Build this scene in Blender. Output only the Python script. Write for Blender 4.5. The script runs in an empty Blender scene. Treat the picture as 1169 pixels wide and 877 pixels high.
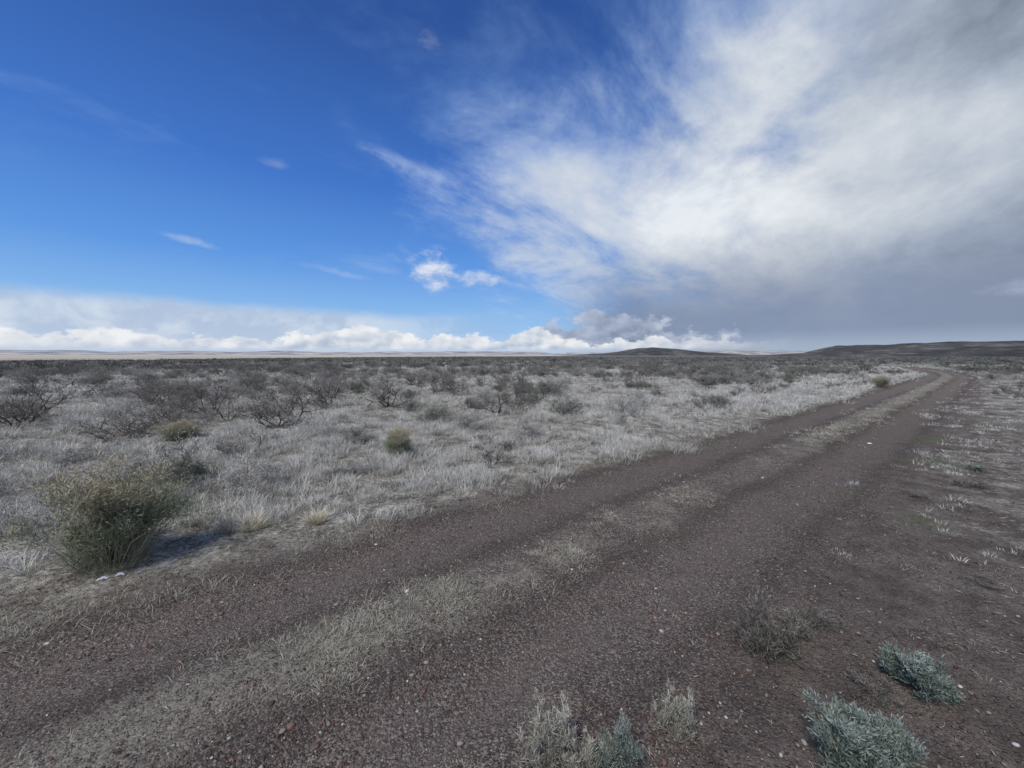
import bpy, math, numpy as np
rng = np.random.default_rng(11)
scene = bpy.context.scene
scene.view_settings.view_transform = 'Standard'
scene.view_settings.look = 'None'
scene.view_settings.exposure = 0
COL = scene.collection

# ------------------------------------------------------------ node helpers
NT = None
class V:
    def __init__(s, k): s.s = k
    def __add__(a, b): return M('ADD', a, b)
    def __radd__(a, b): return M('ADD', b, a)
    def __sub__(a, b): return M('SUBTRACT', a, b)
    def __rsub__(a, b): return M('SUBTRACT', b, a)
    def __mul__(a, b): return M('MULTIPLY', a, b)
    def __rmul__(a, b): return M('MULTIPLY', b, a)
    def __truediv__(a, b): return M('DIVIDE', a, b)
    def __rtruediv__(a, b): return M('DIVIDE', b, a)
def put(inp, a):
    if isinstance(a, V): NT.links.new(a.s, inp)
    else: inp.default_value = a
def M(op, *args):
    n = NT.nodes.new('ShaderNodeMath'); n.operation = op
    for i, a in enumerate(args): put(n.inputs[i], a)
    return V(n.outputs[0])
def clamp(a): 
    n = NT.nodes.new('ShaderNodeClamp'); put(n.inputs[0], a); return V(n.outputs[0])
def smooth(a, b, x):
    if a > b: return 1.0 - smooth(b, a, x)
    n = NT.nodes.new('ShaderNodeMapRange'); n.interpolation_type = 'SMOOTHSTEP'
    put(n.inputs['Value'], x)
    n.inputs['From Min'].default_value = a; n.inputs['From Max'].default_value = b
    n.inputs['To Min'].default_value = 0; n.inputs['To Max'].default_value = 1
    return V(n.outputs[0])
def comb(x, y, z):
    n = NT.nodes.new('ShaderNodeCombineXYZ')
    put(n.inputs[0], x); put(n.inputs[1], y); put(n.inputs[2], z); return V(n.outputs[0])
def sep(v):
    n = NT.nodes.new('ShaderNodeSeparateXYZ'); put(n.inputs[0], v)
    return [V(o) for o in n.outputs]
def noise(vec, scale, detail=6, rough=.55, dist=0.0, color=False):
    n = NT.nodes.new('ShaderNodeTexNoise'); put(n.inputs['Vector'], vec)
    n.inputs['Scale'].default_value = scale; n.inputs['Detail'].default_value = detail
    n.inputs['Roughness'].default_value = rough; n.inputs['Distortion'].default_value = dist
    return V(n.outputs['Color' if color else 'Fac'])
def voronoi(vec, scale):
    n = NT.nodes.new('ShaderNodeTexVoronoi'); put(n.inputs['Vector'], vec)
    n.inputs['Scale'].default_value = scale
    return V(n.outputs['Distance']), V(n.outputs['Color'])
def mix(f, a, b, mode='MIX'):
    n = NT.nodes.new('ShaderNodeMixRGB'); n.blend_type = mode
    put(n.inputs[0], f)
    for i, c in ((1, a), (2, b)):
        if isinstance(c, V): NT.links.new(c.s, n.inputs[i])
        else: n.inputs[i].default_value = (c[0], c[1], c[2], 1)
    return V(n.outputs[0])
def ramp(f, stops):
    n = NT.nodes.new('ShaderNodeValToRGB'); put(n.inputs[0], f)
    e = n.color_ramp.elements
    while len(e) < len(stops): e.new(.5)
    for k, (p, c) in zip(e, stops): k.position = p; k.color = (c[0], c[1], c[2], 1)
    return V(n.outputs[0])
def gauss(x, x0, sx, y=None, y0=0, sy=1):
    a = (x - x0) / sx; r = a * a
    if y is not None:
        b = (y - y0) / sy; r = r + b * b
    return M('EXPONENT', r * -1.0)

# ------------------------------------------------------------ world / sky
SUN_EL, SUN_AZ = 52, 215     # azimuth measured clockwise from +Y
world = bpy.data.worlds.new("World"); scene.world = world; world.use_nodes = True
world.cycles.sampling_method = 'NONE'
NT = world.node_tree; NT.nodes.clear()
tc = NT.nodes.new('ShaderNodeTexCoord'); D = V(tc.outputs['Generated'])
dx, dy, dz = sep(D)
az = M('ARCTAN2', dx, dy) * 57.2958
el = M('ARCSINE', dz) * 57.2958
zz = M('MAXIMUM', dz, 0.0) + 0.24
ux, uy = dx / zz, dy / zz
plane = comb((ux + uy) * .62, (uy - ux) * 1.0, 4.3)
n1 = noise(plane, 1.5, 8, .63, .35)
n2 = noise(comb(dx, dy, dz * 1.6), 3.2, 5, .56)
n3 = noise(comb(dx, dy, dz * 1.4 + 2.0), 7.0, 6, .62, .15)
skyn = NT.nodes.new('ShaderNodeTexSky'); skyn.sky_type = 'NISHITA'; skyn.sun_disc = False
skyn.sun_elevation = math.radians(SUN_EL); skyn.sun_rotation = math.radians(SUN_AZ)
nish = mix(1.0, V(skyn.outputs[0]), (.1, .1, .1), 'MULTIPLY')
blue = ramp(clamp(el / 60.0), [(0, (.42, .64, .88)), (.10, (.235, .48, .86)), (.20, (.108, .315, .78)),
                               (.36, (.050, .18, .60)), (.62, (.024, .088, .34)), (1, (.012, .05, .2))])
col = mix(.08, blue, nish)
hz = smooth(.50, .80, n1 + (az + 30.0) * 0.003) * 0.35
col = mix(hz, col, (.26, .43, .76))
# --- large cloud sheet: faint outer veil, then the body
lo = M('MAXIMUM', 17.0 - el, 0.0); hi = M('MAXIMUM', el - 17.0, 0.0)
b = lo * lo * 0.11 + hi * hi * 0.075 - 8.0
fadeb = smooth(170, 110, az)
dA = (az - b)
veil = smooth(-.45, 1.3, dA / 26.0 + (n1 - .5) * 3.2 + (n3 - .5) * 1.2) * fadeb
col = mix(veil * .65, col, mix(smooth(.33, .68, n1), (.22, .36, .65), (.66, .75, .90)))
alA = smooth(.10, 1.75, dA / 25.0 + (n1 - .5) * 2.9 + (n2 - .5) * .9 + (n3 - .5) * 1.4) * fadeb
br = gauss(az, 28, 20, el, 18.5, 9.5) * .36 + .43 + (n1 - .5) * .60 + (n3 - .5) * .46 + (n2 - .5) * .25
br = br + gauss(az, 33, 7, el, 31, 8) * .10 - smooth(36, 52, az) * smooth(21, 29, el) * .20 - smooth(36, 52, az) * smooth(19, 10, el) * .14
br = M('MINIMUM', M('MAXIMUM', br, .25), .84)
cA = mix(smooth(.3, .8, br), comb(br * .82, br * .97, br * 1.22), comb(br * .95, br * 1.0, br * 1.06))
col = mix(alA, col, cA)
# thin feathery streak
stv = gauss(az, -13, 10, el + (az + 15.0) * .22 + (n3 - .5) * 4.0, 25.0, 1.0) 
st = smooth(.35, 1.2, stv * .75 + (n3 - .5) * 1.8 + (n1 - .5) * 1.2) * .28
col = mix(st, col, (.62, .72, .88))
# --- rain-dark base of the sheet
alB = smooth(15.5, 4.5, el + (n2 - .5) * 5.0 + (n3 - .5) * 2.0) * smooth(4, 20, az + (n2 - .5) * 14.0) * fadeb
cB = mix(smooth(20, 46, az), (.175, .225, .35), (.235, .29, .41))
cB = mix(smooth(.38, .68, n2) * .45, cB, (.30, .365, .50))
cB = mix(smooth(3.2, .3, el) * .45, cB, (.38, .47, .60))
col = mix(alB * .94, col, cB)
# --- bank on the horizon
alC = smooth(6.6, 4.9, el + (n2 - .5) * 3.0 + (n3 - .5) * 2.0) * smooth(2, -26, az + (n2 - .5) * 10.0) * smooth(-175, -120, az)
cC = mix(smooth(.40, .60, n3), (.47, .56, .71), (.68, .74, .82))
col = mix(alC * .85, col, cC)
col = mix(smooth(3.4, .2, el) * .8, col, mix(smooth(0, 30, az), (.50, .60, .76), (.38, .46, .58)))
# --- cumulus banks, sharing one pair of noises
v0 = comb(dx, dy, dz * 1.7)
na = noise(v0, 16, 6, .58); nb = noise(comb(dx + .012, dy, dz * 1.7 - .018), 16, 3, .5)
lit_t = (na - nb) * 2.6
def cumulus(col, top, soft, amp, lit, dark, gate, grey=0.0, op=1.0):
    dd = top / soft + (na - .5) * amp
    a = smooth(0.0, .45, dd) * gate * op
    sh = clamp(lit_t + .55 - grey + (smooth(1.3, 0.0, dd) * .4 - .1))
    return mix(a, col, mix(sh, dark, lit))
topl = gauss(az, 14.0, 7.0) * 5.4 + gauss(az, 4.5, 4) * 2.0 + gauss(az, 26, 8) * 2.0 + 1.3
col = cumulus(col, topl - el, 2.8, 3.6, (.50, .56, .69), (.21, .265, .38), smooth(.6, 1.6, el) * smooth(38, 24, az), .06, .9)
topm = gauss(az, -22, 6) * 1.4 + gauss(az, 3.0, 3.0) * 2.2 + gauss(az, -9, 7) * .7 + gauss(az, -42, 8) * .4 + 2.1 + (n2 - .5) * 2.2
col = cumulus(col, topm - el, 1.15, 4.6, (.88, .89, .90), (.43, .51, .65), smooth(.4, 1.1, el) * smooth(38, 18, az) * smooth(-120, -80, az), .0, .93)
# --- small separate clouds
na2 = noise(v0, 24, 5, .62); sh2 = clamp((na2 - .5) * 2.0 + (el - 11.0) * .08 + .7)
def puff(col, a0, e0, sa, se, thr, op=.95, lit=(.80, .84, .90), dark=(.42, .50, .66), tilt=0.0, sh=.8):
    gg = gauss(az, a0, sa, el + (az - a0) * tilt, e0, se)
    a = smooth(0, .9, gg - thr + ((na2 - .5) * 1.6 + (n3 - .5) * 1.2) * smooth(0.04, .45, gg)) * op
    return mix(a, col, mix(sh, dark, lit))
col = puff(col, -11.2, 11.9, 3.4, 2.9, .22, .9, sh=sh2)
col = puff(col, -4.6, 10.9, 5.0, 1.2, .32, .6, sh=sh2)
col = puff(col, -39.5, 12.6, 3.0, .6, .34, .33, tilt=.12)
col = puff(col, -24, 10.8, 4.5, .6, .4, .2, tilt=.15)
col = puff(col, -31, 22.3, 2.0, .8, .4, .14)
col = puff(col, -11, 37, 2.2, 1.8, .42, .2)
col = puff(col, 24.4, 27.8, 1.7, 1.5, .33, .5)
col = puff(col, 53.5, 6.0, 4.2, .9, .34, .5, lit=(.50, .56, .70), dark=(.35, .39, .5))
col = mix(smooth(0.0, -2.0, el), col, (.12, .11, .10))
out10 = mix(1.0, col, (10, 10, 10), 'MULTIPLY')
bg = NT.nodes.new('ShaderNodeBackground'); NT.links.new(out10.s, bg.inputs[0]); bg.inputs[1].default_value = .1
wo = NT.nodes.new('ShaderNodeOutputWorld'); NT.links.new(bg.outputs[0], wo.inputs[0])

sd = bpy.data.lights.new("sun", 'SUN'); sd.energy = 2.9; sd.angle = math.radians(20); sd.color = (1, .955, .88)
so = bpy.data.objects.new("sun", sd); COL.objects.link(so)
so.rotation_euler = (math.radians(90 - SUN_EL), 0, math.radians(180 - SUN_AZ))

# ------------------------------------------------------------ numpy noise + terrain
def sstep(a, b, x):
    t = np.clip((x - a) / (b - a), 0, 1); return t * t * (3 - 2 * t)
def hsh(i, j, s):
    n = np.sin(i * 127.1 + j * 311.7 + s * 74.7) * 43758.5453
    return n - np.floor(n)
def vn(x, y, s=0):
    xi, yi = np.floor(x), np.floor(y); fx, fy = x - xi, y - yi
    fx = fx * fx * (3 - 2 * fx); fy = fy * fy * (3 - 2 * fy)
    a = hsh(xi, yi, s); b_ = hsh(xi + 1, yi, s); c = hsh(xi, yi + 1, s); d_ = hsh(xi + 1, yi + 1, s)
    return a + (b_ - a) * fx + (c - a) * fy + (a - b_ - c + d_) * fx * fy
def fbm(x, y, s=0, o=4):
    t = 0; a = .5; n = 0
    for k in range(o):
        t = t + a * vn(x * 2 ** k, y * 2 ** k, s + k); n += a; a *= .5
    return t / n
CX, CY = .79, .613
det = CX * CX + CY * CY
def ctr(l): return 2.15 + .00025 * np.clip(l, 0, 120) ** 2 + .005 * np.clip(l - 38, 0, 60) ** 2
def ql(x, y):
    s = -CY * x + CX * y; l = CX * x + CY * y
    return s - ctr(l), l
def H(x, y):
    q, l = ql(x, y); r = np.hypot(x, y)
    fF = 1 - sstep(15, 60, r)
    h = -.05 * (np.exp(-((q - .78) / .36) ** 2) + np.exp(-((q + .78) / .36) ** 2)) + .02 * np.exp(-(q / .3) ** 2)
    h = h * (1 - sstep(60, 100, r))
    F = sstep(1.3, 2.2, q)
    h = h + F * .05 + F * (fbm(x * .45, y * .45, 3) - .5) * .2
    R = 1 - sstep(-3.0, -1.3, q)
    h = h + R * (fbm(x * .6, y * .6, 9) - .5) * .09
    h = h + ((fbm(x * 1.5, y * 1.5, 5) - .5) * .045 + (fbm(x * 8, y * 8, 6, 3) - .5) * .022) * fF
    return h

def mkmesh(name, verts, faces, mats, cols=None, k=3, smooth_=False, matidx=None):
    verts = np.asarray(verts, dtype=np.float32); faces = np.asarray(faces, dtype=np.int32)
    me = bpy.data.meshes.new(name)
    me.vertices.add(len(verts)); me.vertices.foreach_set('co', verts.ravel())
    nf_ = len(faces); me.loops.add(nf_ * k); me.loops.foreach_set('vertex_index', faces.ravel())
    me.polygons.add(nf_); me.polygons.foreach_set('loop_start', np.arange(0, nf_ * k, k, dtype=np.int32))
    if matidx is not None: me.polygons.foreach_set('material_index', np.asarray(matidx, dtype=np.int32))
    if cols is not None:
        at = me.color_attributes.new('tone', 'FLOAT_COLOR', 'POINT')
        c4 = np.ones((len(verts), 4), dtype=np.float32); c4[:, :3] = cols
        at.data.foreach_set('color', c4.ravel())
    for m in (mats if isinstance(mats, (list, tuple)) else [mats]): me.materials.append(m)
    me.update(calc_edges=True); me.validate()
    if smooth_: me.polygons.foreach_set('use_smooth', np.ones(nf_, dtype=bool))
    return me
def add(name, me, kind=None, label=None, cat=None, group=None):
    o = bpy.data.objects.new(name, me); COL.objects.link(o)
    if kind: o['kind'] = kind
    if label: o['label'] = label
    if cat: o['category'] = cat
    if group: o['group'] = group
    return o

# ------------------------------------------------------------ materials
def newmat(name):
    global NT
    m = bpy.data.materials.new(name); m.use_nodes = True; NT = m.node_tree; NT.nodes.clear()
    o = NT.nodes.new('ShaderNodeOutputMaterial'); p = NT.nodes.new('ShaderNodeBsdfPrincipled')
    NT.links.new(p.outputs[0], o.inputs[0]); p.inputs['Roughness'].default_value = .95
    p.inputs['Specular IOR Level'].default_value = .12
    return m, p
def tone_mat(name, var=.35, scale=6.0, rough=.9):
    m, p = newmat(name); NT.nodes.remove(p)
    o = [n for n in NT.nodes][0]
    df = NT.nodes.new('ShaderNodeBsdfDiffuse'); NT.links.new(df.outputs[0], o.inputs[0])
    a = NT.nodes.new('ShaderNodeAttribute'); a.attribute_name = 'tone'
    g = NT.nodes.new('ShaderNodeNewGeometry')
    n = noise(V(g.outputs['Position']), scale, 1, .6)
    f = (n - .5) * (2 * var) + 1.0
    c = mix(1.0, V(a.outputs['Color']), comb(f, f, f), 'MULTIPLY')
    NT.links.new(c.s, df.inputs['Color'])
    return m
def ground_mat(name):
    m, p = newmat(name)
    g = NT.nodes.new('ShaderNodeNewGeometry'); P = V(g.outputs['Position'])
    x, y, z = sep(P)
    s = y * CX - x * CY; l = x * CX + y * CY
    lc = M('MINIMUM', M('MAXIMUM', l, 0.0), 120.0); l2 = M('MINIMUM', M('MAXIMUM', l - 38.0, 0.0), 60.0)
    q = s - (lc * lc * .00025 + l2 * l2 * .005 + 2.15)
    r = M('SQRT', x * x + y * y)
    nA = noise(P, .9, 4, .6); nB = noise(P, 4.0, 5, .65); nC = noise(P, 30, 4, .7)
    dirt = ramp(nB, [(.3, (.060, .048, .043)), (.5, (.102, .083, .074)), (.7, (.165, .136, .120))])
    dirt = mix(smooth(.42, .60, nA) * .5, dirt, (.15, .124, .109))
    dirt = mix(smooth(.55, .75, nC) * .5, dirt, (.22, .185, .165))
    dirt = mix(smooth(.48, .3, nC) * .55, dirt, (.030, .025, .023))
    dv, cv = voronoi(P, 48); ca, cb_, cc = sep(cv)
    peb = ramp(ca, [(0, (.04, .031, .028)), (.35, (.115, .088, .076)), (.62, (.165, .135, .119)), (.85, (.29, .24, .21)), (.97, (.55, .49, .43))])
    peb = mix(smooth(.75, .95, cb_) * .6, peb, (.25, .13, .092))
    gm = smooth(.42, .25, dv) * smooth(.35, .6, ca + nB * .3)
    aq = M('ABSOLUTE', q)
    onroad = smooth(1.5, 1.2, M('ABSOLUTE', q + (nA - .5) * .5))
    dv2, cv2 = voronoi(P, 130); c2a, _, _ = sep(cv2)
    grit = ramp(c2a, [(0, (.03, .024, .021)), (.55, (.12, .097, .084)), (1, (.44, .38, .33))])
    dirt = mix(onroad * .35 + .3, dirt, grit)
    c = mix(gm * (onroad * .6 + .25), dirt, peb)
    trk = gauss(M('ABSOLUTE', q + (nA - .5) * .35), .76, .26)
    c = mix(trk * smooth(.3, .6, nB) * .5, c, (.155, .129, .114))
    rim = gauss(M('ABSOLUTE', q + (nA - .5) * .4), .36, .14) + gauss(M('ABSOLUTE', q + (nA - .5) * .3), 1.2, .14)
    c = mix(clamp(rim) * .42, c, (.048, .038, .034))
    far_t = smooth(8, 40, r)
    c = mix(far_t * trk * .5, c, (.18, .155, .138))
    # litter of the centre strip and verge
    nS = noise(P, 1.8, 6, .75)
    gap = 1.0 - gauss(l, 5.6, 1.8) * .6
    strip = smooth(.42, .05, M('ABSOLUTE', q + (nA - .5) * .7)) * M('MAXIMUM', M('MAXIMUM', smooth(.46, .59, nS), smooth(9, 16, l)), smooth(2.2, .2, l) * .7) * gap
    lit = mix(nC, (.12, .115, .083), (.44, .42, .34))
    c = mix(strip * .75 * smooth(.36, .56, nC), c, lit)
    rightg = smooth(-1.2, -2.2, q + (nA - .5) * 1.4) * smooth(2.5, 8, l) * smooth(.40, .56, nS)
    fieldm = smooth(1.15, 1.75, q + (nA - .5) * .8) * smooth(-3.6, .6, l + (q - 1.6) * 1.5)
    fc = ramp(nC + (nB - .5) * .8, [(.3, (.085, .077, .064)), (.5, (.26, .242, .20)), (.72, (.60, .575, .51))])
    c = mix(M('MAXIMUM', fieldm * .95, rightg * .75), c, fc)
    side = smooth(-1.2, -1.9, q + (nA - .5) * 1.0) * smooth(.62, .42, nS) * smooth(20, 8, l)
    c = mix(side * .5, c, mix(smooth(.4, .6, nB), (.070, .058, .050), (.135, .112, .094)))
    gr = M('MAXIMUM', gauss(q, 1.25, .22), gauss(q, -1.6, .7)) * smooth(.54, .68, nA) * smooth(3, 6, l)
    c = mix(gr * .5, c, (.11, .14, .06))
    # distant scrub
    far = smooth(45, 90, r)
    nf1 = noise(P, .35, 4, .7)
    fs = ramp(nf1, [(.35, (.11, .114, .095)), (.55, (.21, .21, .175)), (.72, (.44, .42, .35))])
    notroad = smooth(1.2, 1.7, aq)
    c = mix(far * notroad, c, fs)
    # dry tan plain beyond the scrub, its sunlight painted into the pale base colour
    dl = y - (x * 2.4 + 335.0)
    nP = noise(comb(x * .25, y, 0.0), .012, 5, .6)
    pale = ramp(nP, [(.35, (.34, .30, .24)), (.55, (.60, .54, .43)), (.7, (.5, .47, .41))])
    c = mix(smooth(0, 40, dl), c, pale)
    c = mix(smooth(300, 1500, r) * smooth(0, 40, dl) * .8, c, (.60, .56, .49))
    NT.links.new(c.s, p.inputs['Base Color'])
    bp = NT.nodes.new('ShaderNodeBump'); bp.inputs['Strength'].default_value = 1.0; bp.inputs['Distance'].default_value = .009
    hh = (smooth(.5, .1, dv) * gm * .9 + smooth(.5, .1, dv2) * .35 + nC * 1.6) * smooth(30, 8, r)
    put(bp.inputs['Height'], hh); NT.links.new(bp.outputs[0], p.inputs['Normal'])
    return m
m_ground = ground_mat('scrubland_soil'); m_road = ground_mat('packed_gravel_road')
m_grass = tone_mat('dry_grass', .25, 9); m_stem = tone_mat('woody_stem', .4, 25); m_leaf = tone_mat('shrub_leaves', .3, 12)
m_stone = tone_mat('pebble', .35, 120)
m, p = newmat('old_snow'); g = NT.nodes.new('ShaderNodeNewGeometry')
c = mix(noise(V(g.outputs['Position']), 40, 4), (.5, .54, .6), (.75, .78, .8)); NT.links.new(c.s, p.inputs['Base Color']); m_snow = m
m, p = newmat('scrub_hillside'); g = NT.nodes.new('ShaderNodeNewGeometry'); PP = V(g.outputs['Position'])
hx, hy, hz_ = sep(PP)
nn = noise(PP, .025, 8, .7); n2_ = noise(comb(hx * .3, hy * .3, hz_ * 2.0), .25, 4, .7)
c = ramp(nn * .5 + n2_ * .5, [(.40, (.040, .044, .044)), (.5, (.075, .076, .074)), (.60, (.19, .175, .155))]); NT.links.new(c.s, p.inputs['Base Color']); m_hill = m
m, p = newmat('pale_mesa'); g = NT.nodes.new('ShaderNodeNewGeometry'); PP = V(g.outputs['Position'])
hx, hy, hz_ = sep(PP)
nn = noise(comb(hx * .3, hy * .3, hz_ * 6.0), .02, 6, .65)
c = ramp(nn, [(.38, (.20, .21, .26)), (.5, (.42, .40, .38)), (.62, (.62, .58, .52))]); NT.links.new(c.s, p.inputs['Base Color']); m_mesa = m

# ------------------------------------------------------------ ground sheet
NR, NA_ = 520, 900
rr = np.concatenate([[.15], np.exp(np.linspace(math.log(.35), math.log(9000), NR - 1))])
aa = np.linspace(0, 2 * math.pi, NA_, endpoint=False)
Rg, Ag = np.meshgrid(rr, aa, indexing='ij')
gx, gy = Rg * np.sin(Ag), Rg * np.cos(Ag)
gz = H(gx, gy); qg, lg = ql(gx, gy)
gz = gz - .06 * (1 - sstep(1.05, 1.3, np.abs(qg))) * ((lg > -11) & (lg < 92))
gv = np.stack([gx, gy, gz], -1).reshape(-1, 3)
i = np.arange(NR - 1)[:, None]; j = np.arange(NA_)[None, :]; j2 = (j + 1) % NA_
gf = np.stack([i * NA_ + j, i * NA_ + j2, (i + 1) * NA_ + j2, (i + 1) * NA_ + j], -1).reshape(-1, 4)
gf = gf[:, ::-1]
add('ground', mkmesh('ground', gv, gf, m_ground, k=4, smooth_=True), kind='structure')
# ------------------------------------------------------------ road sheet
ls = np.concatenate([np.arange(-12, 14, .05), np.exp(np.linspace(math.log(14), math.log(95), 380))])
qs = np.linspace(-1, 1, 61)
Lr, Qr = np.meshgrid(ls, qs, indexing='ij')
edgeL = 1.40 + (fbm(ls * 1.3, ls * 0 + 3, 21) - .5) * .4; edgeR = 1.40 + (fbm(ls * 1.3, ls * 0 + 9, 22) - .5) * .4
Qq = np.where(Qr > 0, Qr * edgeL[:, None], Qr * edgeR[:, None])
Sx = Qq + ctr(Lr)
rx = (CX * Lr - CY * Sx) / det; ry = (CY * Lr + CX * Sx) / det
rz = H(rx, ry) + .005 - .03 * sstep(.96, 1.0, np.abs(Qr))
n_l, n_q = Lr.shape
i = np.arange(n_l - 1)[:, None]; j = np.arange(n_q - 1)[None, :]
rf = np.stack([i * n_q + j, (i + 1) * n_q + j, (i + 1) * n_q + j + 1, i * n_q + j + 1], -1).reshape(-1, 4)
add('road', mkmesh('road', np.stack([rx, ry, rz], -1).reshape(-1, 3), rf, m_road, k=4, smooth_=True), kind='structure')

# ------------------------------------------------------------ hills
def hill(name, az0, az1, r0, r1, prof, mat, na=260, nr=26, rough=.1):
    A, R_ = np.meshgrid(np.radians(np.linspace(az0, az1, na)), np.linspace(r0, r1, nr), indexing='ij')
    t = (R_ - r0) / (r1 - r0)
    X, Y = R_ * np.sin(A), R_ * np.cos(A)
    hh = prof(np.degrees(A)) * np.sin(np.clip(t, 0, 1) * math.pi) ** .8
    hh = hh * (1 - rough + 2 * rough * fbm(X / (r0 * .06), Y / (r0 * .06), 31)) - .8
    i = np.arange(na - 1)[:, None]; j = np.arange(nr - 1)[None, :]
    f = np.stack([i * nr + j, i * nr + j + 1, (i + 1) * nr + j + 1, (i + 1) * nr + j], -1).reshape(-1, 4)
    add(name, mkmesh(name, np.stack([X, Y, hh], -1).reshape(-1, 3), f, mat, k=4, smooth_=True), kind='structure')
ip = lambda xs, ys: (lambda a: np.interp(a, xs, ys))
hill('hill', 6, 33, 700, 1000, ip([6, 10, 13, 15, 18, 20, 23, 26, 30, 33], [0, 3, 4.5, 8, 15, 17, 14, 8, 4, 0]), m_hill)
hill('hill_ridge', 31, 85, 420, 680, ip([31, 35, 37, 39, 40, 44, 45, 48, 53, 60, 85], [0, 3, 4.5, 9.5, 11.5, 12.2, 13.5, 13.8, 14.2, 15, 12]), m_hill, na=500, rough=.14)
hill('mesa', -75, 12, 3600, 5000, ip([-75, -53, -48, -46, -40, -36, -34, -30, -26, -15, -5, 4, 12], [30, 30, 34, 26, 34, 24, 34, 38, 26, 32, 38, 28, 0]), m_mesa, rough=.3)
hill('mesa_ridge', 8, 60, 5200, 6400, ip([8, 20, 30, 36, 60], [30, 46, 60, 50, 40]), m_mesa, rough=.2)

# ------------------------------------------------------------ blades, leaves, twigs
def blades(root, h, w, ang, lean, c0, c1, seg=2):
    n = len(root); ph = rng.uniform(0, math.pi, n)
    sv = np.stack([np.cos(ph), np.sin(ph), np.zeros(n)], -1)
    dv_ = np.stack([np.cos(ang), np.sin(ang), np.zeros(n)], -1)
    bend = rng.normal(size=n) * .22
    d2 = np.stack([-np.sin(ang), np.cos(ang), np.zeros(n)], -1)
    def at(t): return root + dv_ * (lean * t ** 1.4 * h)[:, None] + d2 * (bend * t * t * h)[:, None] + np.array([0, 0, 1.]) * (h * t * (1 - .4 * lean * t))[:, None]
    if seg == 2:
        m_ = at(.55)
        Vv = np.stack([root - sv * w[:, None], root + sv * w[:, None], m_ - sv * (w * .8)[:, None], m_ + sv * (w * .8)[:, None], at(1.)], 1)
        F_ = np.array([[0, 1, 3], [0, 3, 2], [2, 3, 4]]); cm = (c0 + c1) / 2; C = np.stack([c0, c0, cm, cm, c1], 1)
    else:
        Vv = np.stack([root - sv * w[:, None], root + sv * w[:, None], at(1.)], 1); F_ = np.array([[0, 1, 2]]); C = np.stack([c0, c0, c1], 1)
    kk = Vv.shape[1]
    return Vv.reshape(-1, 3), (np.arange(n)[:, None, None] * kk + F_[None]).reshape(-1, 3), C.reshape(-1, 3)
def leaves(root, d_, L, w, c):
    n = len(root); rnd = rng.normal(size=(n, 3)); sv = np.cross(d_, rnd); sv /= np.linalg.norm(sv, axis=1)[:, None] + 1e-9
    mid = root + d_ * (L * .55)[:, None]
    Vv = np.stack([root, mid - sv * w[:, None], mid + sv * w[:, None], root + d_ * L[:, None]], 1)
    F_ = np.array([[0, 1, 2], [1, 3, 2]])
    return Vv.reshape(-1, 3), (np.arange(n)[:, None, None] * 4 + F_[None]).reshape(-1, 3), np.repeat(c[:, None], 4, 1).reshape(-1, 3)
def tubes(p0, p1, r0, r1, c):
    n = len(p0); d_ = p1 - p0; d_ /= np.linalg.norm(d_, axis=1)[:, None] + 1e-9
    u = np.cross(d_, np.array([.3, .9, .31])); u /= np.linalg.norm(u, axis=1)[:, None] + 1e-9; w = np.cross(d_, u)
    vs = []
    for pp, r_ in ((p0, r0), (p1, r1)):
        for a in (0, 2.094, 4.189): vs.append(pp + (u * math.cos(a) + w * math.sin(a)) * r_[:, None])
    Vv = np.stack(vs, 1); F_ = np.array([[0, 1, 4], [0, 4, 3], [1, 2, 5], [1, 5, 4], [2, 0, 3], [2, 3, 5]])
    return Vv.reshape(-1, 3), (np.arange(n)[:, None, None] * 6 + F_[None]).reshape(-1, 3), np.repeat(c[:, None], 6, 1).reshape(-1, 3)
def join(parts):
    Vs, Fs, Cs = [], [], []; o = 0
    for v, f, c in parts:
        Vs.append(v); Fs.append(f + o); Cs.append(c); o += len(v)
    return np.concatenate(Vs), np.concatenate(Fs), np.concatenate(Cs)
def jit(base, n, a=.25):
    return np.array(base)[None] * (1 + (rng.random((n, 1)) - .5) * 2 * a) * (1 + (rng.random((n, 3)) - .5) * .12)

def skeleton(nmain, tilt, L0, levels, kids, r0=.012, crook=.35, up=.25):
    S = []; tips = []
    def grow(p, d_, L, r_, lev):
        pts = [p]; dd = d_.copy(); n = 3
        for k in range(n):
            dd = dd + rng.normal(size=3) * crook * .6 + np.array([0, 0, up * .3]); dd /= np.linalg.norm(dd)
            q_ = pts[-1] + dd * L / n
            if q_[2] < .02: q_[2] = .02
            S.append((pts[-1], q_, r_ * (1 - .22 * k), r_ * (1 - .22 * (k + 1)), lev)); pts.append(q_)
            if lev < levels and k >= (0 if lev > 0 else 1):
                for _ in range(kids if k == n - 1 else max(1, kids - 2)):
                    cd = dd + rng.normal(size=3) * .62; cd[2] += up * .4; cd /= np.linalg.norm(cd)
                    grow(q_, cd, L * rng.uniform(.5, .78), r_ * .6, lev + 1)
        if lev >= levels: tips.append((pts[-3], pts[-1], dd))
    for k in range(nmain):
        a = k / nmain * 2 * math.pi + rng.uniform(-.4, .4); t = math.radians(rng.uniform(*tilt))
        d_ = np.array([math.cos(a) * math.sin(t), math.sin(a) * math.sin(t), math.cos(t)])
        grow(np.array([math.cos(a) * .03, math.sin(a) * .03, -.03]), d_, L0 * rng.uniform(.5, 1.35), r0, 0)
    return S, tips
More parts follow.
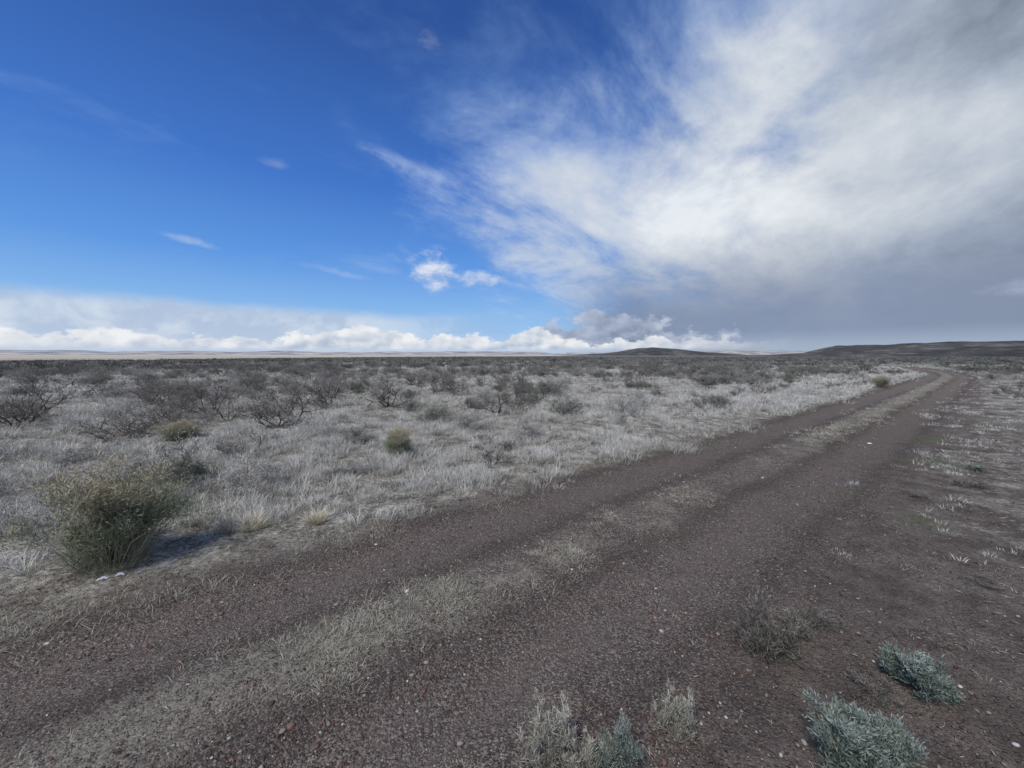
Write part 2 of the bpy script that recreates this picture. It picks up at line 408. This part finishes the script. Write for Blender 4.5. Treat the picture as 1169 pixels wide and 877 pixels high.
def twigmesh(S, base, a=.3, minr=.0016, grow_=.3):
    p0 = np.array([s_[0] for s_ in S]); p1 = np.array([s_[1] for s_ in S])
    r0 = np.maximum(np.array([s_[2] for s_ in S]), minr); r1 = np.maximum(np.array([s_[3] for s_ in S]), minr * .8)
    lev = np.array([s_[4] for s_ in S]); c = jit(base, len(S), a) * (1 + grow_ * lev[:, None])
    return tubes(p0, p1, r0, r1, c)
def leafset(tips, per, L, w, base, spread=.05, a=.3, base2=None, pw=2.0):
    a0 = np.array([t[0] for t in tips]); a1 = np.array([t[1] for t in tips]); dd = np.array([t[2] for t in tips])
    idx = np.repeat(np.arange(len(tips)), per); n = len(idx); t = rng.random(n)[:, None]
    root = a0[idx] * (1 - t) + a1[idx] * t + rng.normal(size=(n, 3)) * spread * .35
    root[:, 2] = np.maximum(root[:, 2], .01)
    d_ = dd[idx] * .7 + rng.normal(size=(n, 3)) * .55 + np.array([0, 0, .35]); d_ /= np.linalg.norm(d_, axis=1)[:, None]
    c = jit(base, n, a)
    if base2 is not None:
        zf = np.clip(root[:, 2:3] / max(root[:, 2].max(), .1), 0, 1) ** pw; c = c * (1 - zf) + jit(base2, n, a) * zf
    return leaves(root, d_, L * rng.uniform(.6, 1.4, n), w * rng.uniform(.6, 1.3, n), c)
T = {}
def reg(kind, stem, leaf):
    T.setdefault(kind, []).append((mkmesh(kind + '_stems', *stem[:2], m_stem, stem[2]) if stem else None,
                                   mkmesh(kind + '_foliage', *leaf[:2], m_leaf, leaf[2]) if leaf else None, stem, leaf))
for k in range(6):
    S, tp = skeleton(6, (8, 75), .46, 3, 3, crook=.55, up=.2, r0=.022)
    reg('bare_shrub', twigmesh(S, (.085, .078, .073), minr=.003, grow_=.5), leafset(tp[::3], 2, .04, .004, (.34, .33, .30)))
for k in range(4):
    S, tp = skeleton(8, (8, 66), .38, 3, 3, crook=.45, up=.22, r0=.016)
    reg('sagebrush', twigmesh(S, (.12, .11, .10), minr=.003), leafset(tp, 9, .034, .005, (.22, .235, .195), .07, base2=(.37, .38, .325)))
for k in range(5):
    S, tp = skeleton(7, (10, 78), .38, 3, 3, crook=.6, up=.15, r0=.016)
    reg('grey_shrub', twigmesh(S, (.19, .182, .175), minr=.003), leafset(tp, 5, .036, .004, (.42, .415, .385), .07))
def domestems(n, h, rad, c0, c1, w=.0022, lean=(.1, .85), wild=.35):
    a = rng.uniform(0, 2 * math.pi, n); rr_ = np.sqrt(rng.random(n)) ; root = np.stack([np.cos(a) * rr_ * rad * .35, np.sin(a) * rr_ * rad * .35, np.full(n, -.01)], -1)
    le = lean[0] + rr_ * (lean[1] - lean[0]) + rng.normal(size=n) * .12; le = np.clip(le, 0, 1.3)
    hh = h * (1 - .28 * rr_) * rng.uniform(.45, 1.12, n)
    return blades(root, hh, np.full(n, w) * rng.uniform(.6, 1.3, n), a + rng.normal(size=n) * wild, le, jit(c0, n), jit(c1, n))
for k in range(3):   # broom-like rabbitbrush
    S, tp = skeleton(15, (4, 56), .36, 3, 3, crook=.2, up=.42, r0=.008)
    lf = join([domestems(420, 1.05, .7, (.23, .24, .165), (.46, .40, .29), lean=(.05, .7), wild=.5),
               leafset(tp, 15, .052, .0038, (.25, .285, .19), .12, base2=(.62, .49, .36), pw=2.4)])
    reg('rabbitbrush', twigmesh(S, (.24, .215, .17)), lf)
for k in range(3):
    reg('straw_tuft', None, join([domestems(300, 1.0, .9, (.45, .40, .28), (.95, .90, .72), .010, (.1, .9), 1.0), domestems(160, .6, 1.1, (.3, .28, .2), (.7, .64, .5), .009, (.5, 1.3), 1.5)]))
for k in range(3):   # tangled dry clump
    S, tp = skeleton(18, (5, 80), .42, 2, 3, crook=.8, up=.15, r0=.015)
    reg('tangled_dry_plant', twigmesh(S, (.06, .055, .048), minr=.007, grow_=.8), join([leafset(tp, 3, .13, .005, (.18, .172, .145), .1, base2=(.45, .43, .37)), domestems(70, .75, .8, (.06, .055, .047), (.42, .40, .34), .0055, (.1, 1.2), 1.6)]))
for k in range(3):   # low blue-green sage close by
    S, tp = skeleton(10, (10, 75), .34, 2, 3, crook=.45, up=.4, r0=.014)
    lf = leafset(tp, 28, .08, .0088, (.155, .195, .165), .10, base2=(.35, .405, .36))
    reg('young_sage', twigmesh(S, (.18, .16, .13), minr=.005), lf)
for k in range(3):
    S, tp = skeleton(10, (10, 74), .38, 2, 3, crook=.5, up=.35, r0=.013)
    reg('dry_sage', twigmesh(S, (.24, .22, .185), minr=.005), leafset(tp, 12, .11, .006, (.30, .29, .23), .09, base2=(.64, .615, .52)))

GROUPS = {'bare_shrub': 'leafless shrubs in the dry grass', 'sagebrush': 'sagebrush in the dry grass', 'grey_shrub': 'grey twiggy shrubs in the dry grass',
          'rabbitbrush': 'rabbitbrush beside the track', 'straw_tuft': 'straw tufts beside the track', 'tangled_dry_plant': 'dry tangled plants on the verge', 'young_sage': 'young sage on the verge', 'dry_sage': 'dry sage on the verge'}
DEFL = {'bare_shrub': 'leafless dark grey shrub standing in pale dry grass', 'sagebrush': 'grey-green sagebrush standing in pale dry grass', 'grey_shrub': 'grey twiggy shrub standing in pale dry grass',
        'tangled_dry_plant': 'flattened tangle of dry grey stems on bare soil', 'young_sage': 'small grey-green sage sprig on bare soil'}
CAT = {'straw_tuft': 'grass tuft', 'tangled_dry_plant': 'dry plant'}
CACHE = {}
def place(kind, x, y, sx, sz, label=None, parts=True):
    k = T[kind]; vi = int(rng.integers(len(k))); t = k[vi]
    z = float(H(np.array([x]), np.array([y]))[0]) - .01
    lab = label or DEFL[kind]; ct = CAT.get(kind, 'shrub')
    rot = rng.uniform(0, 6.28)
    if t[0] is None:
        o = add(kind, t[1], label=lab, cat=ct, group=GROUPS[kind])
    elif parts:
        o = bpy.data.objects.new(kind, None); o.empty_display_size = .1; COL.objects.link(o)
        o['label'] = lab; o['category'] = ct; o['group'] = GROUPS[kind]
        for nm, me in (('stems', t[0]), ('foliage', t[1])):
            c_ = bpy.data.objects.new(nm, me); COL.objects.link(c_); c_.parent = o
    else:
        if (kind, vi) not in CACHE:
            v_, f_, c_ = join([t[2], t[3]]); mi = np.r_[np.zeros(len(t[2][1])), np.ones(len(t[3][1]))]
            CACHE[(kind, vi)] = mkmesh(kind + '_whole', v_, f_, [m_stem, m_leaf], c_, matidx=mi)
        o = add(kind, CACHE[(kind, vi)], label=lab, cat=ct, group=GROUPS[kind])
    o.location = (x, y, z); o.rotation_euler = (0, 0, rot); o.scale = (sx, sx, sz)
    return o
heroes = [
 ('rabbitbrush', -2.98, 2.78, .74, .74, 'rounded olive rabbitbrush with tan seed tips at the track edge'),
 ('sagebrush', -3.90, 4.50, .82, .68, 'low grey-green domed sagebrush in pale dry grass'),
 ('grey_shrub', -3.15, 4.4, .8, .55, 'sprawling grey dead shrub in pale dry grass'),
 ('straw_tuft', -2.38, 3.42, .24, .23, 'pale straw-coloured grass tuft at the track edge'),
 ('straw_tuft', -1.86, 3.55, .22, .22, 'small bright straw-coloured grass tuft'),
 ('rabbitbrush', -1.73, 5.8, .45, .50, 'reddish-tan rabbitbrush standing in dry grass'),
 ('sagebrush', -2.65, 6.6, .7, .36, 'low dark green shrub mat in dry grass'),
 ('rabbitbrush', -6.1, 7.0, .6, .38, 'low tan-green rabbitbrush in dry grass'),
 ('bare_shrub', -7.9, 10.0, 1.0, 1.1, None), ('bare_shrub', -4.88, 8.0, 1.05, .9, None), ('bare_shrub', -9.5, 10.8, 1.1, .9, None),
 ('bare_shrub', -10.8, 8.3, 1.2, .85, None), ('bare_shrub', -7.5, 7.3, .9, .45, None), ('sagebrush', .4, 15.7, 1.1, 1.1, None),
 ('sagebrush', 1.3, 9.3, .7, .6, None), ('grey_shrub', -.8, 7.7, .8, .45, None), ('sagebrush', 11.3, 20.0, 1.3, 1.1, None),
 ('rabbitbrush', 17.9, 18.6, .7, .6, 'small yellow-green rabbitbrush beside the track'), ('bare_shrub', -3.0, 15.6, 1.1, 1.1, None),
 ('bare_shrub', -3.7, 11.5, 1.0, .9, None), ('bare_shrub', .2, 12.5, 1.0, .8, None), ('grey_shrub', -5.0, 4.9, .8, .35, None),
 ('bare_shrub', -5.6, 11.5, 1.0, 1.0, None), ('bare_shrub', -6.3, 13.5, 1.1, 1.0, None), ('grey_shrub', 3.0, 9.8, .8, .5, None),
 ('sagebrush', -1.9, 8.8, .8, .5, None), ('grey_shrub', -6.4, 5.6, .8, .35, None), ('bare_shrub', -4.2, 5.9, .7, .4, None), ('grey_shrub', -2.2, 5.1, .6, .25, None), ('bare_shrub', -.2, 6.3, .55, .3, None),
 ('grey_shrub', -4.1, 3.3, .6, .25, None), ('grey_shrub', -4.9, 3.8, .6, .25, None),
 ('tangled_dry_plant', 1.37, 1.97, .25, .36, 'tangled dark dry clump on bare soil'),
 ('tangled_dry_plant', 1.42, 2.02, .2, .26, 'tangled dark dry clump on bare soil'),
 ('tangled_dry_plant', 1.62, 2.1, .20, .16, None), ('tangled_dry_plant', 1.82, 2.2, .2, .10, None),
 ('young_sage', 1.93, 1.72, .28, .27, 'low blue-green sage plant on bare soil'),
 ('young_sage', 1.28, 1.37, .29, .31, 'dense blue-green sage plant on bare soil'), ('young_sage', 1.46, 1.38, .22, .24, None),
 ('tangled_dry_plant', 1.72, 1.70, .18, .1, None),
 ('dry_sage', .15, 1.42, .21, .27, 'pale dry sage plant on gravel'),
 ('dry_sage', .28, 1.38, .15, .18, 'small pale dry sage sprig on gravel'),
 ('young_sage', .42, 1.38, .15, .22, 'grey-green sage sprig on gravel'),
 ('dry_sage', .70, 1.52, .16, .22, 'loose straw-grey tangle on gravel'),
 ('tangled_dry_plant', 4.6, 4.3, .25, .08, None),
 ('tangled_dry_plant', 5.6, 4.6, .3, .12, None), ('young_sage', 6.4, 5.2, .25, .12, None), ('tangled_dry_plant', 3.3, 2.6, .2, .06, None), ('tangled_dry_plant', 2.4, 2.05, .18, .06, None),
]
for hh in heroes: place(*hh[:6])
hp = np.array([(h_[1], h_[2]) for h_ in heroes])

# scattered shrubs
cell = .95
gxs, gys = np.meshgrid(np.arange(-330, 400, cell), np.arange(2, 240, cell), indexing='ij')
px = (gxs + rng.uniform(-.5, .5, gxs.shape) * cell).ravel(); py = (gys + rng.uniform(-.5, .5, gys.shape) * cell).ravel()
q, l = ql(px, py); r = np.hypot(px, py)
wedge = np.abs(px) < 1.5 * py + 2.5
clump = fbm(px * .14, py * .14, 41)
dens = np.interp(r, [4, 9, 14, 22, 35, 60, 240], [.14, .20, .25, .32, .40, .5, .5])
dens = dens * np.clip((clump - .5) * 6 + 1, .3, 1.8) * np.interp(q, [2, 4, 9], [.35, .65, 1.0])
ok = wedge & (((q > 2.1)) | ((q < -1.9) & (l > 7)) | (l > 96)) & (r > 4.5) & (rng.random(len(px)) < dens)
ok &= (py - (px * 2.4 + 335) < 0)
px, py, r, q = px[ok], py[ok], r[ok], q[ok]
nearm = r < 22
dm = np.full(len(px), 9.); dm[nearm] = np.min(np.hypot(px[nearm, None] - hp[None, :, 0], py[nearm, None] - hp[None, :, 1]), axis=1)
ok = dm > .7
px, py, r, q = px[ok], py[ok], r[ok], q[ok]
o_ = np.argsort(r); px, py, r, q = px[o_], py[o_], r[o_], q[o_]
inframe = np.abs(px) < 1.36 * py + .3
cnt = 0; rest = []
for k in range(len(px)):
    if cnt < 600 and inframe[k]:
        kind = str(rng.choice(['bare_shrub', 'sagebrush', 'grey_shrub'], p=[.38, .24, .38]))
        sc = rng.uniform(.28, .92) ** 1.0 * (1 if q[k] > 0 else .65) * (.75 if r[k] < 8 else 1) * (1 if q[k] > 4 or q[k] < 0 else .7)
        place(kind, px[k], py[k], sc * rng.uniform(1.0, 1.4), sc * rng.uniform(.75, 1.15), parts=r[k] < 12); cnt += 1
    else: rest.append(k)
rest = np.array(rest)
def lod(n, tri_w, tri_h, kind):
    a = rng.uniform(0, 6.28, n); rad = np.sqrt(rng.random(n)) * .5; zc = rng.random(n) * .5 * (1 - rad)
    root = np.stack([np.cos(a) * rad * .8, np.sin(a) * rad * .8, zc], -1)
    base = [(.10, .094, .089), (.165, .17, .143), (.21, .202, .188)][kind]; tip = [(.19, .18, .172), (.28, .285, .25), (.36, .35, .33)][kind]
    return blades(root, tri_h * rng.uniform(.5, 1.2, n), tri_w * rng.uniform(.5, 1.3, n), a, rng.uniform(.1, 1.0, n), jit(base, n, .4), jit(tip, n, .4), 1)
LODM = [lod(200, .010, .45, k % 3) for k in range(6)]; LODL = [lod(50, .034, .40, k % 3) for k in range(6)]
parts = []
for sets, sel in ((LODM, rest[r[rest] < 60]), (LODL, rest[r[rest] >= 60])):
    pick = rng.integers(6, size=len(sel))
    for t in range(6):
        ii = sel[pick == t]
        if not len(ii): continue
        v, f, c = sets[t]; n = len(ii); a = rng.uniform(0, 6.28, n); sc = rng.uniform(.4, 1.05, n)
        ca, sa = np.cos(a) * sc * 1.3, np.sin(a) * sc * 1.3
        vx = v[None, :, 0] * ca[:, None] - v[None, :, 1] * sa[:, None] + px[ii][:, None]
        vy = v[None, :, 0] * sa[:, None] + v[None, :, 1] * ca[:, None] + py[ii][:, None]
        vz = v[None, :, 2] * sc[:, None] + H(px[ii], py[ii])[:, None] - .02
        tone = rng.uniform(.5, 1.3, n)
        parts.append((np.stack([vx, vy, vz], -1).reshape(-1, 3), (np.arange(n)[:, None, None] * len(v) + f[None]).reshape(-1, 3), (c[None] * tone[:, None, None]).reshape(-1, 3)))
v, f, c = join(parts); add('distant_sagebrush', mkmesh('distant_sagebrush', v, f, m_leaf, c), kind='stuff', label='dense far-off sagebrush covering the plain', cat='shrubs')

# ------------------------------------------------------------ grass
gp = []
def scatter(n, x0, x1, y0, y1): return rng.uniform(x0, x1, n), rng.uniform(y0, y1, n)
def tufts(x, y, nb, h, rad, w, c0, c1, seg, lean=(.1, .9), hm=None):
    n = len(x); idx = np.repeat(np.arange(n), nb); N_ = len(idx)
    hs = h * rng.uniform(.45, 1.3, n); tn = rng.uniform(.65, 1.1, n)
    if hm is not None: hs = hs * hm
    rads = rad * rng.uniform(.4, 1.4, n)
    a = rng.uniform(0, 6.28, N_); rd = rng.random(N_) * rads[idx]
    bx, by = x[idx] + np.cos(a) * rd, y[idx] + np.sin(a) * rd
    root = np.stack([bx, by, H(bx, by) - .005], -1)
    return blades(root, hs[idx] * rng.uniform(.4, 1.15, N_), w * rng.uniform(.6, 1.3, N_), a + rng.normal(size=N_) * .6, rng.uniform(*lean, N_),
                  jit(c0, N_, .3) * tn[idx][:, None], jit(c1, N_, .12) * tn[idx][:, None], seg)
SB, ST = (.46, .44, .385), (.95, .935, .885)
for (ra, rb, dn, nb, h, w, seg) in ((3, 9.5, 120, 34, .145, .0018, 2), (9.5, 22, 80, 16, .16, .0044, 1), (22, 50, 32, 8, .18, .013, 1), (50, 90, 8, 7, .22, .040, 1)):
    area = (1.6 * rb * 2 + 4) * rb; n = int(area * dn)
    x, y = scatter(n, -1.6 * rb - 2, 1.6 * rb + 2, 0, rb); r_ = np.hypot(x, y); q_, l_ = ql(x, y)
    q0 = 1.25 + np.clip((1.5 - l_) * .35, 0, .7)
    nz = fbm(x * 1.7, y * 1.7, 51); nl_ = fbm(x * .15, y * .15, 52)
    pr = sstep(-.1, .6, q_ - q0 + (nz - .5) * 1.4) * np.clip((nz - .36) * 6, .16, 1) * np.clip((nl_ - .25) * 4, .55, 1)
    rt = 1.3 - .35 * sstep(8, 16, l_)
    pr = np.where(q_ < 0, .7 * sstep(0, 1.1, -q_ - rt + (nz - .5) * 2) * sstep(3, 9, l_) * np.clip((nz - .42) * 6, 0.03, 1), pr)
    ok = (r_ > ra) & (r_ <= rb) & (np.abs(x) < 1.5 * y + 2) & (rng.random(n) < pr) & (y - (x * 2.4 + 335) < 0)
    x, y, nz, q_ = x[ok], y[ok], nz[ok], q_[ok]
    hm = np.clip(.6 + (nz - .4) * 3.0, .5, 1.5) * np.where(q_ < 0, .36, 1)
    third = rng.random(len(x)) < .15
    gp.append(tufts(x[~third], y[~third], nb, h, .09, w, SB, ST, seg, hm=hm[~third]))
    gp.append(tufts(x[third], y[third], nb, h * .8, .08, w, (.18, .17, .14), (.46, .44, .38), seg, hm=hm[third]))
# centre strip and verges
def strip_tufts(n, l0, l1, qc, qsd, thr, nb, h, w, gap=True, pw=1.4):
    x_l = l0 + (l1 - l0) * rng.random(n) ** pw; x_q = rng.normal(size=n) * qsd + qc + (fbm(x_l * .9, x_l * 0, 63) - .5) * .5
    Sx = x_q + ctr(x_l)
    x, y = (CX * x_l - CY * Sx) / det, (CY * x_l + CX * Sx) / det
    pr = np.clip((fbm(x * 2.4, y * 2.4, 61) - thr) * 9, .03, 1)
    if gap: pr = pr * (1 - .7 * np.exp(-((x_l - 5.6) / 1.8) ** 2))
    ok = rng.random(n) < pr
    gp.append(tufts(x[ok], y[ok], nb, h, .05, w, (.22, .21, .15), (.70, .67, .57), 2 if w < .003 else 1, (.4, 1.2)))
strip_tufts(3600, -3.5, 9, 0, .16, .46, 15, .055, .0015)
strip_tufts(1500, -2, 2, 0, .17, .42, 16, .05, .0014, False, 1.0)
strip_tufts(1900, 9, 45, 0, .23, .38, 10, .08, .006)
strip_tufts(3200, 0, 14, -1.9, .8, .53, 12, .032, .0014, False)
strip_tufts(1700, -2, 10, 1.32, .16, .38, 14, .065, .0016, False)
def litter(x, y, L, w, c, a=.35):
    n = len(x); an = rng.uniform(0, 6.28, n); d_ = np.stack([np.cos(an), np.sin(an), rng.uniform(-.02, .22, n)], -1)
    return leaves(np.stack([x, y, H(x, y) + .009], -1), d_, L * rng.uniform(.4, 1.6, n), w * rng.uniform(.6, 1.3, n), jit(c, n, a))
n = 80000; x, y = scatter(n, -9, 12, .6, 10); q_, l_ = ql(x, y); nz = fbm(x * 1.8, y * 1.8, 71)
pr = .03 + .6 * np.exp(-(q_ / .22) ** 2) * np.clip((nz - .42) * 6, 0, 1) + .8 * sstep(1.1, 1.8, q_) + .6 * (1 - sstep(-2.4, -1.3, q_)) * np.clip((nz - .45) * 6, .10, 1)
ok = rng.random(n) < pr; gp.append(litter(x[ok], y[ok], .038, .0014, (.50, .475, .41)))
v, f, c = join(gp); add('dry_grass', mkmesh('dry_grass', v, f, m_grass, c), kind='stuff', label='pale silvery dry grass covering the plain', cat='grass')

# ------------------------------------------------------------ gravel
phi = (1 + 5 ** .5) / 2
iv = np.array([(-1, phi, 0), (1, phi, 0), (-1, -phi, 0), (1, -phi, 0), (0, -1, phi), (0, 1, phi), (0, -1, -phi), (0, 1, -phi), (phi, 0, -1), (phi, 0, 1), (-phi, 0, -1), (-phi, 0, 1)]) / 1.902
ifc = np.array([(0, 11, 5), (0, 5, 1), (0, 1, 7), (0, 7, 10), (0, 10, 11), (1, 5, 9), (5, 11, 4), (11, 10, 2), (10, 7, 6), (7, 1, 8), (3, 9, 4), (3, 4, 2), (3, 2, 6), (3, 6, 8), (3, 8, 9), (4, 9, 5), (2, 4, 11), (6, 2, 10), (8, 6, 7), (9, 8, 1)])
def pebbles(x, y, sz):
    n = len(x); a = rng.uniform(0, 6.28, n)
    v = iv[None] * (1 + (rng.random((n, 12, 1)) - .5) * .5) * np.stack([sz, sz * rng.uniform(.55, 1, n), sz * rng.uniform(.35, .7, n)], -1)[:, None]
    ca, sa = np.cos(a)[:, None], np.sin(a)[:, None]
    vx = v[..., 0] * ca - v[..., 1] * sa; vy = v[..., 0] * sa + v[..., 1] * ca
    z = H(x, y)[:, None] + .005 + sz[:, None] * .15
    pal = np.array([(.085, .069, .060), (.14, .115, .10), (.20, .13, .105), (.25, .215, .185), (.36, .33, .30), (.52, .49, .45)])
    c = pal[rng.choice(6, n, p=[.28, .29, .17, .16, .08, .02])] * rng.uniform(.8, 1.2, (n, 1))
    return np.stack([vx + x[:, None], vy + y[:, None], v[..., 2] + z], -1).reshape(-1, 3), (np.arange(n)[:, None, None] * 12 + ifc[None]).reshape(-1, 3), np.repeat(c[:, None], 12, 1).reshape(-1, 3)
n = 90000; rr_ = 1.0 + 8.5 * rng.random(n) ** 1.5; a = rng.uniform(-1.05, 1.05, n); x, y = rr_ * np.sin(a), rr_ * np.cos(a)
q_, l_ = ql(x, y); nz = fbm(x * 2, y * 2, 81)
pr = np.where(np.abs(q_) < 1.45, .75, np.where(q_ > 0, .08, .35)) * np.clip((nz - .33) * 4, .12, 1)
ok = rng.random(n) < pr; x, y = x[ok], y[ok]
v, f, c = pebbles(x, y, np.clip(rng.lognormal(-5.45, .48, len(x)), .002, .017))
add('gravel', mkmesh('gravel', v, f, m_stone, c), kind='stuff', label='small reddish and grey pebbles on the track', cat='gravel')

for (x, y, s_, cc_) in ((-2.62, 2.05, .016, (.6, .57, .54)), (1.75, 4.0, .03, (.28, .25, .23)), (1.95, 4.15, .024, (.3, .27, .25)), (.9, 2.3, .014, (.4, .22, .18)), (-.45, 1.9, .014, (.42, .27, .22)), (2.05, 1.45, .014, (.5, .48, .45)), (2.3, 1.6, .012, (.45, .43, .4))):
    t_ = iv * (1 + (rng.random((12, 1)) - .5) * .4) * np.array([s_, s_ * .8, s_ * .55])
    o = add('stone', mkmesh('stone', t_, ifc, m_stone, np.tile(np.array(cc_), (12, 1))), label='small pale stone lying on the gravel', cat='stone', group='loose stones on the track')
    o.location = (x, y, float(H(np.array([x]), np.array([y]))[0]) + s_ * .3)
def snow(x, y, sx, sy):
    na, nr = 28, 6; V_ = [(0, 0, .012)]; F_ = []
    for i_ in range(1, nr + 1):
        for j_ in range(na):
            t_ = i_ / nr; aj = j_ / na * 6.283; wob = 1 + .35 * math.sin(aj * 3 + x) + .25 * math.sin(aj * 7 + y * 3)
            V_.append((math.cos(aj) * sx * t_ * wob, math.sin(aj) * sy * t_ * wob, .015 * (1 - t_ ** 2) + rng.uniform(-.004, .004) - .006))
    for j_ in range(na): F_.append((0, 1 + j_, 1 + (j_ + 1) % na))
    for i_ in range(nr - 1):
        for j_ in range(na):
            a_ = 1 + i_ * na + j_; b2 = 1 + i_ * na + (j_ + 1) % na; F_.append((a_, a_ + na, b2 + na)); F_.append((a_, b2 + na, b2))
    o = add('snow_patch', mkmesh('snow_patch', V_, F_, m_snow, smooth_=True), label='small leftover patch of white snow on the soil', cat='snow', group='leftover snow patches')
    o.location = (x, y, float(H(np.array([x]), np.array([y]))[0]) + .012); o.rotation_euler = (0, 0, .66)
for a_ in ((-2.88, 2.60, .028, .010), (-2.80, 2.64, .022, .008), (-4.25, 4.2, .05, .03), (-4.4, 4.35, .05, .03), (-3.95, 3.95, .06, .02), (6.6, 7.0, .06, .03), (-5.3, 5.2, .06, .02)): snow(*a_)

# ------------------------------------------------------------ camera
cd = bpy.data.cameras.new('camera'); cd.sensor_width = 34.6; cd.lens = 13; cd.clip_start = .05; cd.clip_end = 20000
co = bpy.data.objects.new('camera', cd); COL.objects.link(co)
co.location = (0, 0, 1.6); co.rotation_euler = (math.radians(90 - 4.36), 0, 0)
scene.camera = co
